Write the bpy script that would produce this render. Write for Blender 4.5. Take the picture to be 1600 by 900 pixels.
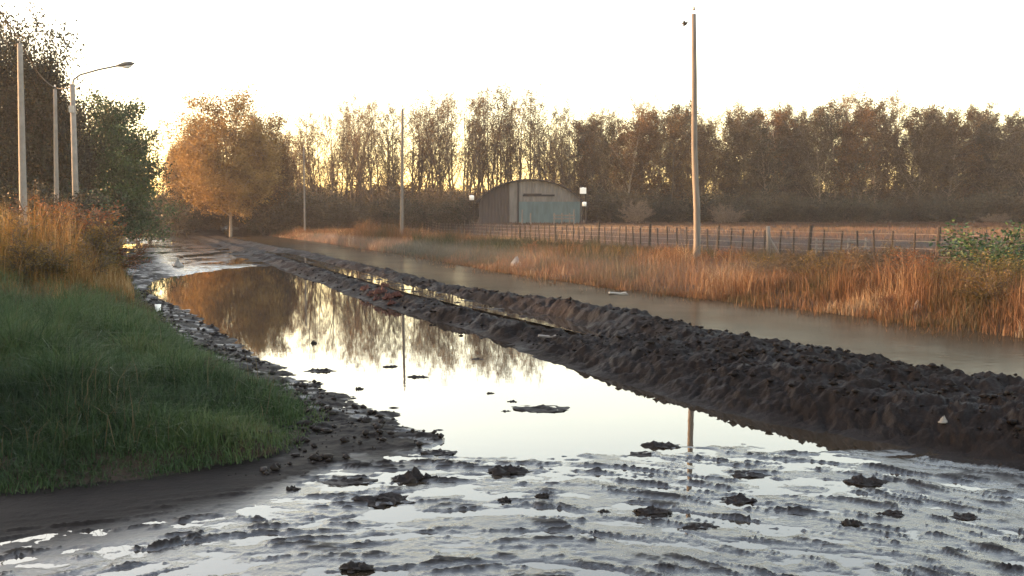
import bpy, math, random
import numpy as np
from mathutils import Vector, Matrix
R = math.radians
for o in list(bpy.data.objects): bpy.data.objects.remove(o)
sc = bpy.context.scene
col = sc.collection

# ------------------------------------------------------------------ camera
CAMH = 1.7
PITCH = math.atan(110/1600)
cam = bpy.data.objects.new('camera', bpy.data.cameras.new('camera'))
col.objects.link(cam); sc.camera = cam
cam.data.lens = 36; cam.data.sensor_width = 36
cam.data.clip_start = 0.05; cam.data.clip_end = 6000
cam.location = (0, 0, CAMH); cam.rotation_euler = (R(90) - PITCH, 0, 0)

# ------------------------------------------------------------------ sky and sun
SUN_AZ, SUN_EL = -74, 6.5            # degrees, clockwise from +Y
w = bpy.data.worlds.new('World'); sc.world = w; w.use_nodes = True
nt = w.node_tree; bg = nt.nodes['Background']
sky = nt.nodes.new('ShaderNodeTexSky'); sky.sky_type = 'NISHITA'; sky.sun_disc = False
sky.sun_elevation = R(SUN_EL); sky.sun_rotation = R(SUN_AZ)
sky.air_density = 1.0; sky.dust_density = 1.5; sky.ozone_density = 0.35; sky.altitude = 50
nt.links.new(sky.outputs[0], bg.inputs[0]); bg.inputs[1].default_value = 0.15
sd = bpy.data.lights.new('sun', 'SUN'); sun = bpy.data.objects.new('sun', sd); col.objects.link(sun)
sd.energy = 2.0; sd.angle = R(0.6); sd.color = (1.0, 0.62, 0.33)
S = Vector((math.sin(R(SUN_AZ))*math.cos(R(SUN_EL)), math.cos(R(SUN_AZ))*math.cos(R(SUN_EL)), math.sin(R(SUN_EL))))
sun.rotation_euler = S.to_track_quat('Z', 'Y').to_euler()
vs = sc.view_settings
vs.view_transform = 'Standard'; vs.look = 'None'; vs.gamma = 1; vs.use_curve_mapping = False
vs.exposure = 2.9
vs.use_white_balance = True; vs.white_balance_temperature = 7200; vs.white_balance_tint = 22
sc.cycles.max_bounces = 6; sc.cycles.diffuse_bounces = 2; sc.cycles.glossy_bounces = 3
sc.cycles.transmission_bounces = 3; sc.cycles.transparent_max_bounces = 8; sc.cycles.volume_bounces = 0
sc.cycles.use_denoising = True

# ------------------------------------------------------------------ helpers
fwd = np.array([0, math.cos(PITCH), -math.sin(PITCH)]); upv = np.array([0, math.sin(PITCH), math.cos(PITCH)])
def ray(px, py):
    return fwd + (px-800)/1600*np.array([1., 0, 0]) + (450-py)/1600*upv
def onz(px, py, z=0.0):              # where a line of sight meets height z
    d = ray(px, py); t = (z-CAMH)/d[2]; return d[0]*t, d[1]*t
def atd(px, py, D):                  # the point at depth y = D
    d = ray(px, py); t = D/d[1]; return d[0]*t, D, CAMH + d[2]*t

_rs = np.random.RandomState(5)
_perm = _rs.permutation(512).astype(np.int64); _perm = np.concatenate([_perm]*3)
_ga = _rs.rand(512)*2*math.pi; _gx, _gy = np.cos(_ga), np.sin(_ga)
def pn(x, y, seed=0):
    x = np.asarray(x, float) + seed*17.31; y = np.asarray(y, float) + seed*9.7
    xi = np.floor(x).astype(np.int64); yi = np.floor(y).astype(np.int64)
    xf, yf = x-xi, y-yi
    u = xf*xf*xf*(xf*(xf*6-15)+10); v = yf*yf*yf*(yf*(yf*6-15)+10)
    def g(ix, iy, dx, dy):
        h = _perm[_perm[ix & 511] + (iy & 511)] & 511
        return _gx[h]*dx + _gy[h]*dy
    a = g(xi, yi, xf, yf); b = g(xi+1, yi, xf-1, yf); c = g(xi, yi+1, xf, yf-1); d = g(xi+1, yi+1, xf-1, yf-1)
    return (a+(b-a)*u + ((c+(d-c)*u)-(a+(b-a)*u))*v)*1.4
def fbm(x, y, o=4, seed=0, gain=.5):
    s = 0; a = 1
    for i in range(o):
        s = s + a*pn(x*2**i, y*2**i, seed+i*3); a *= gain
    return s
def sm(a, b, x):
    t = np.clip((x-a)/(b-a), 0, 1); return t*t*(3-2*t)

def mesh_np(name, V, quads=None, tris=None, smooth=False, attrs=None):
    me = bpy.data.meshes.new(name)
    nq = 0 if quads is None else len(quads); ntri = 0 if tris is None else len(tris)
    me.vertices.add(len(V)); me.vertices.foreach_set('co', np.ascontiguousarray(V, dtype=np.float32).ravel())
    parts = []
    if nq: parts.append(np.asarray(quads, np.int32).ravel())
    if ntri: parts.append(np.asarray(tris, np.int32).ravel())
    L = np.concatenate(parts)
    me.loops.add(len(L)); me.loops.foreach_set('vertex_index', L)
    tot = np.concatenate([np.full(nq, 4, np.int32), np.full(ntri, 3, np.int32)])
    st = np.concatenate([[0], np.cumsum(tot)[:-1]]).astype(np.int32)
    me.polygons.add(nq+ntri); me.polygons.foreach_set('loop_start', st); me.polygons.foreach_set('loop_total', tot)
    if smooth: me.polygons.foreach_set('use_smooth', np.ones(nq+ntri, bool))
    me.update(calc_edges=True)
    for k, a in (attrs or {}).items():
        at = me.attributes.new(k, 'FLOAT', 'POINT'); at.data.foreach_set('value', np.asarray(a, np.float32))
    return me
def link(name, me, mat, parent=None, **kw):
    o = bpy.data.objects.new(name, me); col.objects.link(o)
    if mat is not None and len(me.materials) == 0: me.materials.append(mat)
    if parent is not None: o.parent = parent
    for k, v in kw.items(): o[k] = v
    return o
def empty(name, loc, rz=0.0, **kw):
    o = bpy.data.objects.new(name, None); col.objects.link(o); o.location = loc; o.rotation_euler = (0, 0, rz)
    o.empty_display_size = .2
    for k, v in kw.items(): o[k] = v
    return o
class MB:
    def __init__(s): s.v = []; s.f = []
    def add(s, v, f):
        b = len(s.v); s.v += [tuple(p) for p in v]; s.f += [tuple(i+b for i in q) for q in f]
    def box(s, c, d, rot=None):
        x, y, z = d[0]/2, d[1]/2, d[2]/2
        v = [Vector(p) for p in ((-x,-y,-z),(x,-y,-z),(x,y,-z),(-x,y,-z),(-x,-y,z),(x,-y,z),(x,y,z),(-x,y,z))]
        if rot is not None: v = [rot @ p for p in v]
        s.add([p+Vector(c) for p in v], [(0,3,2,1),(4,5,6,7),(0,1,5,4),(1,2,6,5),(2,3,7,6),(3,0,4,7)])
    def tube(s, pts, rad, n=8, cap=True):
        pts = [Vector(p) for p in pts]; k = len(pts); vs_ = []
        ref = None
        for i, p in enumerate(pts):
            t = (pts[min(i+1, k-1)] - pts[max(i-1, 0)]).normalized()
            if ref is None:
                ref = Vector((1, 0, 0)) if abs(t.x) < .8 else Vector((0, 1, 0))
            u = (ref - t*ref.dot(t)).normalized(); ref = u; q = t.cross(u)
            r = rad[i] if hasattr(rad, '__len__') else rad
            for j in range(n):
                a = 2*math.pi*j/n; vs_.append(p + (u*math.cos(a)+q*math.sin(a))*r)
        f = [(i*n+j, i*n+(j+1) % n, (i+1)*n+(j+1) % n, (i+1)*n+j) for i in range(k-1) for j in range(n)]
        if cap: f += [tuple(range(n))[::-1], tuple((k-1)*n+j for j in range(n))]
        s.add(vs_, f)
    def mesh(s, name, smooth=False):
        me = bpy.data.meshes.new(name); me.from_pydata(s.v, [], s.f); me.update()
        if smooth:
            for p in me.polygons: p.use_smooth = True
        return me
    def build(s, name, mat, parent=None, smooth=False, **kw):
        return link(name, s.mesh(name, smooth), mat, parent, **kw)

# ------------------------------------------------------------------ materials
def mat(name):
    m = bpy.data.materials.new(name); m.use_nodes = True
    n = m.node_tree.nodes; b = n['Principled BSDF']; return m, m.node_tree, b
def noise(t, scale, detail=4, rough=.55, vec=None, dist=0):
    n = t.nodes.new('ShaderNodeTexNoise'); n.inputs['Scale'].default_value = scale
    n.inputs['Detail'].default_value = detail; n.inputs['Roughness'].default_value = rough
    n.inputs['Distortion'].default_value = dist
    if vec is not None: t.links.new(vec, n.inputs['Vector'])
    return n.outputs['Fac']
def ramp(t, fac, stops):
    r = t.nodes.new('ShaderNodeValToRGB'); t.links.new(fac, r.inputs[0])
    e = r.color_ramp.elements
    while len(e) < len(stops): e.new(.5)
    for i, (p, c) in enumerate(stops):
        e[i].position = p; e[i].color = (c[0], c[1], c[2], 1) if hasattr(c, '__len__') else (c, c, c, 1)
    return r.outputs[0]
def objco(t, kind='Object'):
    n = t.nodes.new('ShaderNodeTexCoord'); return n.outputs[kind]
def geoco(t):
    n = t.nodes.new('ShaderNodeNewGeometry'); return n.outputs['Position']
def stretch(t, vec, s):
    m = t.nodes.new('ShaderNodeMapping'); m.inputs['Scale'].default_value = s; t.links.new(vec, m.inputs[0]); return m.outputs[0]
def bump(t, b, h, strength, dist):
    n = t.nodes.new('ShaderNodeBump'); n.inputs['Strength'].default_value = strength; n.inputs['Distance'].default_value = dist
    t.links.new(h, n.inputs['Height']); t.links.new(n.outputs[0], b.inputs['Normal'])
def simple(name, c, rough=.8, spread=.25, scale=6, metal=0, bumpd=0, st=None):
    m, t, b = mat(name); v = geoco(t) if st is None else stretch(t, geoco(t), st)
    f = noise(t, scale, 5, .6, v)
    lo = [x*(1-spread) for x in c]; hi = [min(1, x*(1+spread)) for x in c]
    t.links.new(ramp(t, f, [(.3, lo), (.7, hi)]), b.inputs['Base Color'])
    b.inputs['Roughness'].default_value = rough; b.inputs['Metallic'].default_value = metal
    if bumpd: bump(t, b, f, 1, bumpd)
    return m
def blades_mat(name, stops, trans=.35, rough=.6):
    m, t, b = mat(name); a = t.nodes.new('ShaderNodeAttribute'); a.attribute_name = 'v'
    c = ramp(t, a.outputs['Fac'], stops)
    t.links.new(c, b.inputs['Base Color']); b.inputs['Roughness'].default_value = rough
    b.inputs['Specular IOR Level'].default_value = .25
    tr = t.nodes.new('ShaderNodeBsdfTranslucent'); t.links.new(c, tr.inputs[0])
    mx = t.nodes.new('ShaderNodeMixShader'); mx.inputs[0].default_value = trans
    t.links.new(b.outputs[0], mx.inputs[1]); t.links.new(tr.outputs[0], mx.inputs[2])
    t.links.new(mx.outputs[0], t.nodes['Material Output'].inputs[0])
    return m

def water_mat(name, c, ripple, rough=.02, ior=1.36):
    m, t, b = mat(name); g = geoco(t)
    f = noise(t, .6, 3, .5, g)
    t.links.new(ramp(t, f, [(.3, [x*.8 for x in c]), (.7, [x*1.2 for x in c])]), b.inputs['Base Color'])
    b.inputs['Roughness'].default_value = rough; b.inputs['IOR'].default_value = ior
    bump(t, b, noise(t, 5, 3, .5, g), 1, ripple)
    return m
M_puddle = water_mat('puddle water', (.035, .026, .018), .0003, .015, 1.8)
M_ditch = water_mat('ditch water', (.026, .018, .011), .004, .18, 1.33)
M_ditch.node_tree.nodes['Principled BSDF'].inputs['Specular IOR Level'].default_value = .045
t_ = M_ditch.node_tree; mx_ = t_.nodes.new('ShaderNodeMixShader'); df_ = t_.nodes.new('ShaderNodeBsdfDiffuse')
t_.links.new(ramp(t_, noise(t_, .9, 5, .6, stretch(t_, geoco(t_), (1, .6, 1))), [(.3, (.030, .024, .014)), (.7, (.075, .050, .030))]), df_.inputs[0])   # floating silt
t_.links.new(ramp(t_, noise(t_, .5, 5, .6, geoco(t_)), [(.35, .35), (.65, .62)]), mx_.inputs[0])
t_.links.new(t_.nodes['Principled BSDF'].outputs[0], mx_.inputs[1]); t_.links.new(df_.outputs[0], mx_.inputs[2])
t_.links.new(mx_.outputs[0], t_.nodes['Material Output'].inputs[0])

def mud_mat(name, c1, c2, r1, r2, bd, sp=.5):
    m, t, b = mat(name); g = geoco(t)
    f = noise(t, 3.5, 8, .65, g); f2 = noise(t, 22, 6, .6, g); f3 = noise(t, 1.1, 4, .6, g)
    t.links.new(ramp(t, f, [(.3, c1), (.7, c2)]), b.inputs['Base Color'])
    t.links.new(ramp(t, f3, [(.35, r1), (.65, r2)]), b.inputs['Roughness'])
    b.inputs['Specular IOR Level'].default_value = sp
    bump(t, b, f2, 1, bd)
    return m
M_road = mud_mat('wet road mud', (.0075, .0055, .0048), (.015, .011, .0092), .12, .26, .006)
def road_mask(m):
    t = m.node_tree; b = t.nodes['Principled BSDF']; a = t.nodes.new('ShaderNodeAttribute'); a.attribute_name = 'dull'
    src = b.inputs['Roughness'].links[0].from_socket
    mx = t.nodes.new('ShaderNodeMix'); t.links.new(a.outputs['Fac'], mx.inputs[0]); t.links.new(src, mx.inputs[2]); mx.inputs[3].default_value = .6
    t.links.new(mx.outputs[0], b.inputs['Roughness'])
    m2 = t.nodes.new('ShaderNodeMapRange'); t.links.new(a.outputs['Fac'], m2.inputs[0]); m2.inputs[3].default_value = 1.0; m2.inputs[4].default_value = .05
    t.links.new(m2.outputs[0], b.inputs['Specular IOR Level'])
road_mask(M_road)
M_bank = mud_mat('ridge mud', (.007, .0047, .0040), (.0145, .0100, .0082), .55, .85, .02, .09)
M_clod = mud_mat('clod mud', (.009, .006, .005), (.016, .011, .009), .5, .75, .008, .2)

def ground_mat():
    m, t, b = mat('verge and field soil'); g = geoco(t)
    f = noise(t, .35, 6, .6, g); f2 = noise(t, 9, 6, .65, g)
    c = ramp(t, f, [(.3, (.022, .017, .011)), (.5, (.034, .022, .016)), (.7, (.052, .031, .024))])
    t.links.new(c, b.inputs['Base Color']); b.inputs['Roughness'].default_value = .9
    b.inputs['Specular IOR Level'].default_value = .2
    bump(t, b, f2, 1, .03)
    return m
M_ground = ground_mat()

# ------------------------------------------------------------------ plan of the place (x as a function of depth y)
def line(pts):
    a = np.array(pts, float); return lambda y: np.interp(y, a[:, 0], a[:, 1])
Lx = line([(0, 16), (2, 12), (5, 6.6), (6.2, 4.7), (7.25, 3.6), (8, 2.85), (9.07, 2.27), (11.1, 1.39), (12.95, .4), (18.1, -1.8), (21.8, -3.3), (34, -7.6), (49, -12.9), (80, -24), (120, -38.5), (400, -139), (3000, -1075)])
Cx0 = line([(0, 17.5), (2, 13.8), (5, 8.0), (6.4, 6.1), (8.3, 4.2), (9, 3.6), (10.9, 2.75), (13, 2.05), (16, .95), (19.3, -.35), (23.2, -1.9), (37, -6.6), (53, -12.2), (80, -22.0), (120, -37), (400, -138), (3000, -1074)])
Cx = lambda y: Cx0(y)+.35*sm(13, 16, y)*sm(60, 40, y)
Rx = line([(0, 16.4), (8, 11.0), (15.1, 6.9), (18.1, 5.8), (20.1, 4.7), (23.7, 2.8), (32, -.3), (45, -4.2), (71.6, -13.5), (90, -20.5), (120, -33), (400, -133), (3000, -1070)])
Gx = line([(0, 0), (6, -1.7), (7.3, -1.72), (8.26, -1.62), (9.5, -2.05), (10.7, -2.85), (14.2, -4.7), (25.6, -9.6), (40, -15.2), (85, -32.4), (120, -45), (400, -146), (3000, -1082)])
Px = line([(0, -.2), (7.0, -.25), (7.66, -.48), (8.5, -.95), (9.4, -1.45), (10.9, -2.3), (12.65, -3.2), (18.1, -5.7), (23.7, -8.6), (28.6, -9.9), (34, -9.6), (37, -8.8), (60, -16)])
Nx = lambda x: np.interp(x, [-40, -10, -6, -3.1, -2.4, -1.7, -1.2], [5.0, 5.6, 5.9, 6.24, 6.55, 7.25, 8.3])   # near edge of the verge

fx = lambda y: 10.7-.345*(y-43)         # line of the wire fence
def verge_d(x, y):
    return np.minimum((Gx(y)-x)*.93, (y-Nx(x))*.95)
def berm_w(y):
    return sm(11.5, 14.5, y)
def height(x, y):
    x = np.asarray(x, float); y = np.asarray(y, float)
    far = sm(60, 110, y)
    # ---- the near churned slick: ruts curving round the corner
    cx, cy = -.44, 1.7
    r = np.hypot(x-cx, y-cy); th = np.arctan2(x-cx, y-cy)
    a = th*r
    wv = .12*pn(x*.9, y*.9, 4)
    rid = fbm((r+wv)*4.2, a*.75, 3, 1, .55)
    rid2 = fbm(x*3.0, y*5.0, 5, 2, .6)
    tread = np.maximum(0, pn((r+wv)*9, a*1.3, 7))*.6
    fine = fbm((r+wv)*13, a*2.6, 3, 41, .6)
    brk = fbm(x*9, y*15, 3, 43, .6)
    fr4 = fbm((r+wv)*7.5, a*2.6, 5, 90, .68)
    near = .0015 + .010*rid + .010*rid2 + .004*fr4
    near = np.where(near > .002, .002+(near-.002)*.30, near)
    crest = lambda n, k: np.clip(1-np.abs(n)*k, 0, 1)**1.3
    jg = .10*fr4
    near = near + .020*crest(pn((r+wv)*2.6, a*.35, 44)+jg, 9)*sm(-.1, .3, pn(x*1.3, y*1.3, 45)+.4*fr4)
    near = near + .015*crest(pn((r+wv)*5.0, a*.7, 46)+jg*1.5, 7)*sm(-.1, .3, pn(x*1.9, y*1.9, 47)+.5*fr4)
    near = near + .008*crest(pn((r+wv)*9, a*2.0, 58)+jg*2, 5)*sm(.0, .4, pn(x*2.9, y*2.9, 57)+.6*fr4)
    near = near + .020*np.clip(pn((r+wv)*5.5, a*2.2, 48)+.5*fr4-.50, 0, 1)**.8 + .014*np.clip(pn((r+wv)*13, a*5, 49)+.45*fr4-.46, 0, 1)**.8
    near = near - .008*sm(6.7, 7.4, y) + .010*sm(5.7, 4.6, y)*(.45+fbm((r+wv)*2.2, a*.5, 2, 12))*sm(3.5, 1.0, np.abs(x-.9))
    near = near + .012*sm(1.8, 3.6, x)*sm(8.8, 7.0, y)
    # ---- main puddle and the left shore
    dl = x - Px(y); dr = (Lx(y)-x)
    dn = y-7.35-.25*pn(x*.8, y*.3, 9)-.06*fbm(x*4, y*4, 2, 3)
    dfar = 35.5-y + 2*pn(x*.35, y*.2, 8)
    ins = np.minimum(np.minimum(dl*.9, dr), np.minimum(dn, dfar*.5))
    ins = ins + .16*fbm(x*2.2, y*2.2, 3, 5)
    pud = -.09*np.clip(ins, 0, 1) + .0*ins
    isl = np.maximum(0, fbm(x*1.7, y*4.5, 3, 21)-.62)*.10*sm(14, 9, y)
    shore = .014 + .026*fbm(x*3, y*4, 5, 6, .62) + .03*np.clip(pn(x*4, y*4, 66)-.3, 0, 1) + .03*sm(0, .8, -dl)
    k = sm(-.12, .12, ins)
    z = np.where(y < 8.5, near, 0)*1.0
    sh_k = sm(6.9, 8.0, y + .8*sm(-1.0, -1.6, x))
    out = near*(1-sh_k) + shore*sh_k
    z = out*(1-k) + (pud+isl-.012)*k
    # ---- the far road: mud with shallow puddles
    fr = .004 + .03*fbm(x*.7, y*.25, 4, 11) + .012*fbm(x*3, y*2, 3, 13)
    z = z*(1-sm(33, 38, y)) + fr*sm(33, 38, y)
    # smooth dark slurry beside the verge corner
    vd = verge_d(x, y)
    sl = sm(-1.5, -.35, vd)*sm(-.6, -1.7, x)*sm(8.2, 7.4, y)
    z = z*(1-sl) + (.012+.007*fbm(x*1.2, y*2.5, 4, 15))*sl
    # ---- two windrows of bladed mud
    bw = berm_w(y); nearw = 1-bw
    jit = .16*fbm(x*.9, y*.9, 3, 16)
    dF = (x-(Lx(y)+.52)+jit)*.9; dC = (x-Cx(y)+jit)*.9
    lump = fbm(x*3.2, y*3.2, 5, 17, .62)
    wx, wy = .12*pn(x*4, y*4, 81), .12*pn(x*4, y*4, 82)
    bil = 2*np.abs(pn((x+wx)*2.3, (y+wy)*2.3, 18))-.7; bil2 = 2*np.abs(pn((x+wx)*5.5, (y+wy)*5.5, 19))-.7
    hF = .18*np.exp(-(np.abs(dF)/.36)**2.4)*(1+.25*pn(x*.6, y*.6, 22))
    hC = (.20+.17*(1-sm(14, 24, y)))*np.exp(-(np.abs(dC)/(.46+.41*nearw))**2.6)
    fill = nearw*.27*np.exp(-((x-(Lx(y)+Cx(y))/2)*.9/.85)**4)
    hb = np.maximum(np.maximum(hF, hC), fill) + .3*np.minimum(hF, hC)
    fw = sm(.48, .24, np.abs(x-(Lx(y)+1.42)+.5*jit))*sm(13.0, 16.5, y+.4*jit)*sm(50, 44, y); fur = fw > 0
    mask = np.clip(hb/.10, 0, 1)
    bil3 = 2*np.abs(pn(x*12, y*12, 39))-.7
    hb = hb + mask*(.045*lump + .028*bil + .026*bil2 + .016*bil3)*(1-.4*far)
    hb = hb*(1-.45*sm(40, 90, y))
    hb = hb*(1-fw)+(.105+.03*lump)*fw; mask = np.where(fur, np.maximum(mask, fw), mask)
    z = np.where(x > Lx(y)-.6, np.maximum(z*(1-mask) + 0*mask, hb-.015), z)
    
    # ---- flooded far side of the road
    dd = np.minimum(x-(Cx(y)+.9), Rx(y)-x + .5*pn(x*.5, y*.5, 23))
    dit = -.06*np.clip(dd, 0, 1)
    z = np.where(x > Cx(y)+.45, np.maximum(dit*sm(-.5, .5, dd), np.where(x < Cx(y)+1.8, hb-.02, -1)), z)
    # ---- right bank and field
    rd = (x-Rx(y))*.93 + .35*pn(x*.7, y*.7, 24)
    zr = -.05 + .20*sm(-.2, 1.6, rd) + .02*fbm(x*1.5, y*1.5, 3, 25)
    z = np.where(x > Rx(y)-.8, np.maximum(z*(1-sm(-.2, .6, rd)), zr), z)
    # ---- left verge
    vv = vd + .12*fbm(x*2, y*2, 3, 26)
    zl = .02 + .12*sm(0, .35, vv) + .22*sm(.2, 3.0, vv) + .04*fbm(x*1.2, y*1.2, 4, 27)
    z = z + (zl-z)*sm(-.08, .12, vv)
    # ---- beyond the bend everything is a low field
    up_ = np.maximum(sm(38, 86, y)*sm(.3, 4.0, x-fx(y)), sm(92, 106, y))
    z = z*(1-sm(95, 125, y)) + .16*sm(95, 125, y) + .98*up_
    return z
def cls(x, y):
    c = np.zeros(x.shape, int)                                   # 0 road, 1 mud bank, 2 ground
    hi = (x > Lx(y)-.75+.25*pn(x*2, y*2, 71)) & (x < Cx(y)+1.1) & (y > 3); c[hi] = 1
    c[(x > Rx(y)-.1)] = 2; c[verge_d(x, y) > -.03] = 2; c[y > 115] = 2
    return c

def hit(px, py):                     # where a line of sight first meets the ground or the water
    d = ray(px, py); t = np.geomspace(2.5, 160, 6000)
    g = np.maximum(height(d[0]*t, d[1]*t), 0); k = int(np.argmax(CAMH+d[2]*t <= g))
    return d[0]*t[k], d[1]*t[k]
# ------------------------------------------------------------------ ground sheet
ys = [1.6]
while ys[-1] < 2600:
    d = ys[-1]; ys.append(d + (max(.013, .0036*d) if d < 45 else .0036*45 + .035*(d-45)))
ys = np.array(ys)
ins_ = np.arange(-.62, .6201, .0016); outr = .62 + np.cumsum(.004*1.06**np.arange(60))
ss = np.concatenate([-outr[::-1], ins_, outr])
YY, SS = np.meshgrid(ys, ss, indexing='ij'); XX = SS*(YY+1.0)
ZZ = height(XX, YY)
V = np.stack([XX, YY, ZZ], -1).reshape(-1, 3)
nr, nc = YY.shape
idx = np.arange(nr*nc).reshape(nr, nc)
Q = np.stack([idx[:-1, :-1], idx[:-1, 1:], idx[1:, 1:], idx[1:, :-1]], -1).reshape(-1, 4)
fc = V[Q].mean(1); C = cls(fc[:, 0], fc[:, 1])
for ci, nm, mm in ((0, 'road', M_road), (1, 'mud_bank', M_bank), (2, 'ground', M_ground)):
    q = Q[C == ci]; u, inv = np.unique(q, return_inverse=True)
    at_ = None
    if ci == 0:
        px_, py_ = V[u][:, 0], V[u][:, 1]; vd_ = verge_d(px_, py_)
        pz_ = V[u][:, 2]; hi_ = sm(.010, .017, pz_+.002*fbm(px_*20, py_*20, 2, 64))*sm(8.6, 7.8, py_)*.9
        at_ = {'dull': np.clip(hi_ + sm(-1.9, -.9, vd_)*sm(-.2, -1.0, px_+.35*fbm(px_*2, py_*2, 3, 61)) - .55*sm(.1, .5, fbm(px_*2.2, py_*5, 3, 62))*sm(6.8, 8, py_), 0, 1)}
    o = link(nm, mesh_np(nm, V[u], inv.reshape(-1, 4), smooth=True, attrs=at_), mm, kind='structure')
# the ground behind and beside the camera
b = MB(); b.add([(-1500, -600, .1), (1500, -600, .1), (1500, 1.59, .1), (-1500, 1.59, .1)], [(0, 1, 2, 3)])
b.build('ground', M_ground, kind='structure')

def strip(name, fa, fb, y0, y1, m, z=0.0, n=160):
    y = np.geomspace(y0, y1, n); a, b_ = fa(y), fb(y)
    Vs = np.concatenate([np.stack([a, y, y*0+z], 1), np.stack([b_, y, y*0+z], 1)])
    q = np.array([(i, n+i, n+i+1, i+1) for i in range(n-1)])
    return link(name, mesh_np(name, Vs, q), m, kind='structure')
strip('puddle_water', lambda y: np.minimum(Gx(y)-.6, -12-y*0) if False else Gx(y)-.5 - 14*(y < 9), lambda y: Lx(y)+.9, 1.7, 84, M_puddle)
strip('furrow_water', lambda y: Lx(y)+1.05, lambda y: Lx(y)+1.8, 13.5, 46, M_puddle, .102)
strip('ditch_water', lambda y: Lx(y)+.901, lambda y: Rx(y)+.9, 2, 110, M_ditch, .001)

# ------------------------------------------------------------------ blades (grass, reeds)
def blades(name, x, y, h, wd, m, lean=.35, seed=0, hue=None, z=None, curl=.6, **kw):
    rs = np.random.RandomState(seed); n = len(x)
    z0 = (height(x, y) if z is None else z) - .02
    a = rs.rand(n)*2*math.pi; la = rs.rand(n)*2*math.pi
    ln = np.abs(rs.normal(0, lean, n))
    ux, uy = np.cos(a)*wd/2, np.sin(a)*wd/2
    lx, ly = np.cos(la)*ln*h, np.sin(la)*ln*h
    P = np.zeros((n, 5, 3))
    P[:, 0] = np.stack([x-ux, y-uy, z0], 1); P[:, 1] = np.stack([x+ux, y+uy, z0], 1)
    mx, my, mz = x+lx*(1-curl), y+ly*(1-curl), z0+h*.6
    P[:, 2] = np.stack([mx+ux*.8, my+uy*.8, mz], 1); P[:, 3] = np.stack([mx-ux*.8, my-uy*.8, mz], 1)
    P[:, 4] = np.stack([x+lx*1.25, y+ly*1.25, z0+h*np.sqrt(np.clip(1-.35*ln**2, .3, 1))], 1)
    i = np.arange(n)*5
    q = np.stack([i, i+1, i+2, i+3], 1); t = np.stack([i+3, i+2, i+4], 1)
    v = np.repeat(rs.rand(n) if hue is None else np.clip(hue + rs.normal(0, .13, n), 0, 1), 5)
    return link(name, mesh_np(name, P.reshape(-1, 3), q, t, attrs={'v': v}), m, **kw)
def pts_in(n, y0, y1, f0, f1, rs, p=1.0):
    """points between two lines, thinning with depth like 1/y**p"""
    u = rs.rand(n)
    if p == 1: y = y0*(y1/y0)**u
    else: y = (y0**(1-p) + u*(y1**(1-p)-y0**(1-p)))**(1/(1-p))
    a, b_ = f0(y), f1(y); return a+(b_-a)*rs.rand(n), y

M_grass = blades_mat('green verge grass', [(0, (.016, .032, .014)), (.5, (.042, .080, .028)), (.78, (.080, .105, .040)), (1, (.075, .055, .026))], .25)
M_reed = blades_mat('dry orange reeds', [(0, (.022, .030, .012)), (.3, (.075, .045, .018)), (.55, (.125, .056, .026)), (.85, (.175, .092, .042)), (1, (.34, .25, .15))], .3)
M_reedl = blades_mat('ochre reeds', [(0, (.035, .040, .012)), (.4, (.11, .075, .018)), (.75, (.19, .085, .022)), (1, (.34, .24, .12))], .35)
M_field = blades_mat('dry field grass', [(0, (.03, .026, .014)), (.5, (.058, .034, .024)), (1, (.11, .062, .046))], .3)

M_straw = blades_mat('dead straw', [(0, (.04, .032, .016)), (.5, (.09, .068, .036)), (1, (.17, .13, .075))], .3)
rs = np.random.RandomState(1)
# verge grass
x, y = pts_in(350000, 5.4, 45, lambda y: -.62*y-1.5, lambda y: Gx(y)+.15, rs, 1.25)
vd = verge_d(x, y); k = (vd > -.14) & (rs.rand(len(x)) < sm(-.14, .15, vd)*.9+.1)
x, y, vd = x[k], y[k], vd[k]
cl = fbm(x*1.0, y*1.0, 4, 31)
h = (.08 + .18*sm(0, 1.2, vd) + .10*sm(1, 4, vd))*(1+.9*cl)*(.45+.9*rs.rand(len(x))**1.5)
hue = .40 + .5*fbm(x*.6, y*.6, 3, 33) + .45*sm(10, 19, y)
blades('grass', x, y, h, .003+.0006*y, M_grass, .75, 2, hue, kind='stuff', label='dark green grass covering the left verge', category='grass')
# reeds on the left verge
def reedset(name, n, y0, y1, f0, f1, hf, seed, m, keep=None, p=1., huef=None, lean=.16, wf=None, **kw):
    rs = np.random.RandomState(seed); x, y = pts_in(n, y0, y1, f0, f1, rs, p)
    if keep is not None:
        k = keep(x, y, rs); x, y = x[k], y[k]
    h = hf(x, y)*(.30+.85*rs.rand(len(x))**1.5)*(1+.5*pn(x*1.7, y*1.7, seed))
    hue = huef(x, y) if huef else .55+.4*fbm(x*.6, y*.6, 2, seed)
    return blades(name, x, y, h, (.004+.00033*y) if wf is None else wf(y), m, lean, seed, hue, curl=.75, kind='stuff', **kw)
reedset('reeds', 60000, 15.5, 40, lambda y: -.60*y-3, lambda y: np.minimum(-.37*y, Gx(y)-.1), lambda x, y: (.42+.85*sm(16, 22, y))*(1+.6*fbm(x*.9, y*.9, 4, 35))*(.3+.7*sm(0, 1.8, np.minimum(-.37*y, Gx(y)-.1)-x)),
        41, M_reedl, lambda x, y, r: r.rand(len(x)) < .25+.75*sm(15.5, 19, y+1.5*pn(x, y, 36)), huef=lambda x, y: .5+.3*fbm(x*.5, y*.5, 2, 5)+.2*sm(-.5, -.42, x/y),
        label='tall orange dry reeds on the left verge', category='reeds')
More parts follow.
